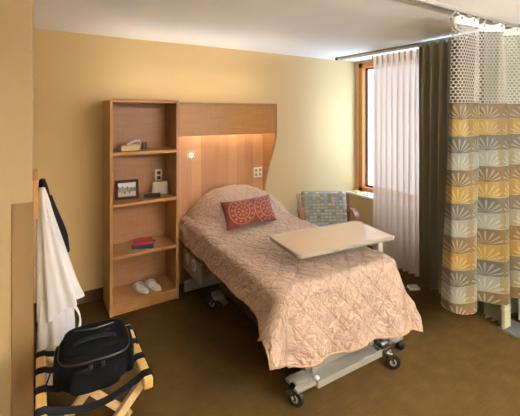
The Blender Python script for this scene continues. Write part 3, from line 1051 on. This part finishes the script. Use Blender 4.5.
# bag on the rack
bg = thing('travel_bag', 'black soft travel bag sitting on the luggage rack', 'bag', (.245, 1.90, .462), -.10)
def sup(hx, hy, hz, px, pz, cz, n=48, m_=26, dent=.0):
    rings = []
    for k in range(m_ + 1):
        b = -PI / 2 + PI * k / m_
        cb, sb = abs(cos(b)) ** pz, math.copysign(abs(sin(b)) ** pz, sin(b))
        row = []
        for i in range(n):
            a = 2 * PI * i / n
            ca, sa = math.copysign(abs(cos(a)) ** px, cos(a)), math.copysign(abs(sin(a)) ** px, sin(a))
            w = 1 + .018 * fbm((3 * ca, 3 * sa, 3 * sb)) 
            row.append((hx * ca * max(cb, .02) * w, hy * sa * max(cb, .02) * w, cz + hz * sb * w))
        rings.append(row)
    return rings
MB().skin(sup(.156, .132, .094, .55, .46, .094)).done('bag_body', BAGCLOTH, bg, angle=75)
MB().skin(sup(.140, .115, .032, .55, .5, .170)).done('lid', BAGCLOTH, bg, angle=75)
MB().skin(sup(.108, .033, .060, .5, .45, .078)).done('front_pocket', BAGCLOTH, bg, (0, -.124, 0), angle=75)
for s in (-1, 1):
    MB().skin(sup(.028, .09, .07, .45, .45, .09)).done('side_pocket', BAGCLOTH, bg, (s * .146, 0, -.012), angle=75)
z_ = [(.152 * math.copysign(abs(cos(a)) ** .5, cos(a)), .128 * math.copysign(abs(sin(a)) ** .55, sin(a)), .148) for a in [2 * PI * k / 48 for k in range(49)]]
MB().tube(z_, .0045, 6).done('zipper', BLACKPL, bg)
MB().ribbon([(.09 * cos(a), -.06 + .0 * a, .196 + .020 * sin(a)) for a in [PI * k / 16 for k in range(17)]], .026, .006, (0, 1, 0)).done('handle', STRAP, bg, angle=60)
MB().tube([(-.09, .055, .198), (0, .03, .205), (.09, .055, .198)], .004, 6).done('pull_cord', BLACKPL, bg)
for x in (-.02, .03):
    MB().box(x - .008, -.164, .132, x + .008, -.146, .148, .003, 1).done('zip_pull', BLACKPL, bg)
MB().ribbon([(-.180, -.06, .11), (-.197, -.07, .06), (-.207, -.075, .0), (-.200, -.08, -.06)], .025, .004, (0, 1, 0)).done('side_strap', STRAP, bg, angle=60)
MB().ribbon([(.19, .06, .12), (.207, .07, .07), (.205, .085, .045)], .028, .006, (0, 1, 0)).done('side_strap', STRAP, bg, angle=60)

# ------------------------------------------------------------------ fill lamps added out of view behind the viewpoint
LEMIT = emit('fill_diffuser', (1, .94, .85), 26)
def add_fill_lamp(label, x, y, r=.26):
    o = thing('fill_ceiling_light', label, 'fill light', (x, y, CH))
    MB().lathe([(r - .02, 0), (r, 0), (r, -.03), (r - .01, -.035), (r - .02, -.03)], 32).done('rim', WHITEPAINT, o)
    MB().lathe([(r - .02, -.004), (r - .02, -.05), (r * .8, -.085), (r * .4, -.10), (0.001, -.102)], 32).done('diffuser', LEMIT, o)
add_fill_lamp('round ceiling fill lamp added unseen behind the viewpoint', 2.2, -1.1)  # unseen fill, added to brighten bed and walls from front right
ul = thing('fill_floor_lamp', 'tall fill lamp with upward bowl added unseen behind the viewpoint', 'floor lamp', (1.9, -1.5, 0))  # unseen uplight, added to bounce fill off the ceiling
MB().lathe([(.15, 0), (.15, .015), (.03, .03), (.014, .05)], 28).done('base', DARKSTEEL, ul)
MB().cyl((0, 0, .05), (0, 0, 1.66), .012).done('pole', DARKSTEEL, ul)
MB().lathe([(.02, 1.64), (.12, 1.70), (.20, 1.80), (.195, 1.80), (.11, 1.71), (.001, 1.66)], 32).done('bowl', WHITEPAINT, ul)
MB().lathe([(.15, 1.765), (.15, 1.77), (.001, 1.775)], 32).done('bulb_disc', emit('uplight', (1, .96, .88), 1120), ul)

# ------------------------------------------------------------------ daylight
w = bpy.data.worlds.new('sky')
bpy.context.scene.world = w
w.use_nodes = True
bgn = w.node_tree.nodes['Background']
bgn.inputs[0].default_value = (.56, .76, 1.0, 1)
bgn.inputs[1].default_value = 3.9
for nme, (y0, y1, z0, z1) in (('daylight_portal', W1), ('daylight_portal', W2)):
    l = bpy.data.lights.new(nme, 'AREA')
    l.shape = 'RECTANGLE'
    l.size, l.size_y = z1 - z0, y1 - y0
    l.cycles.is_portal = True
    o = bpy.data.objects.new(nme, l)
    C.objects.link(o)
    o.location = (XW + .16, (y0 + y1) / 2, (z0 + z1) / 2)
    o.rotation_euler = (0, PI / 2, 0)

# ------------------------------------------------------------------ camera
cam = bpy.data.cameras.new('camera')
cam.sensor_width = 36
cam.lens = 36 * 360 / 520
cam.shift_y = -96 / 520
cam.clip_start = .02
co = bpy.data.objects.new('camera', cam)
C.objects.link(co)
co.location = (0, 0, 1.73)
co.rotation_euler = (PI / 2, 0, -math.radians(32))
sc = bpy.context.scene
sc.camera = co
sc.view_settings.view_transform = 'Standard'
sc.view_settings.look = 'None'
sc.view_settings.exposure = 1.75
sc.view_settings.gamma = 1
sc.view_settings.use_curve_mapping = False
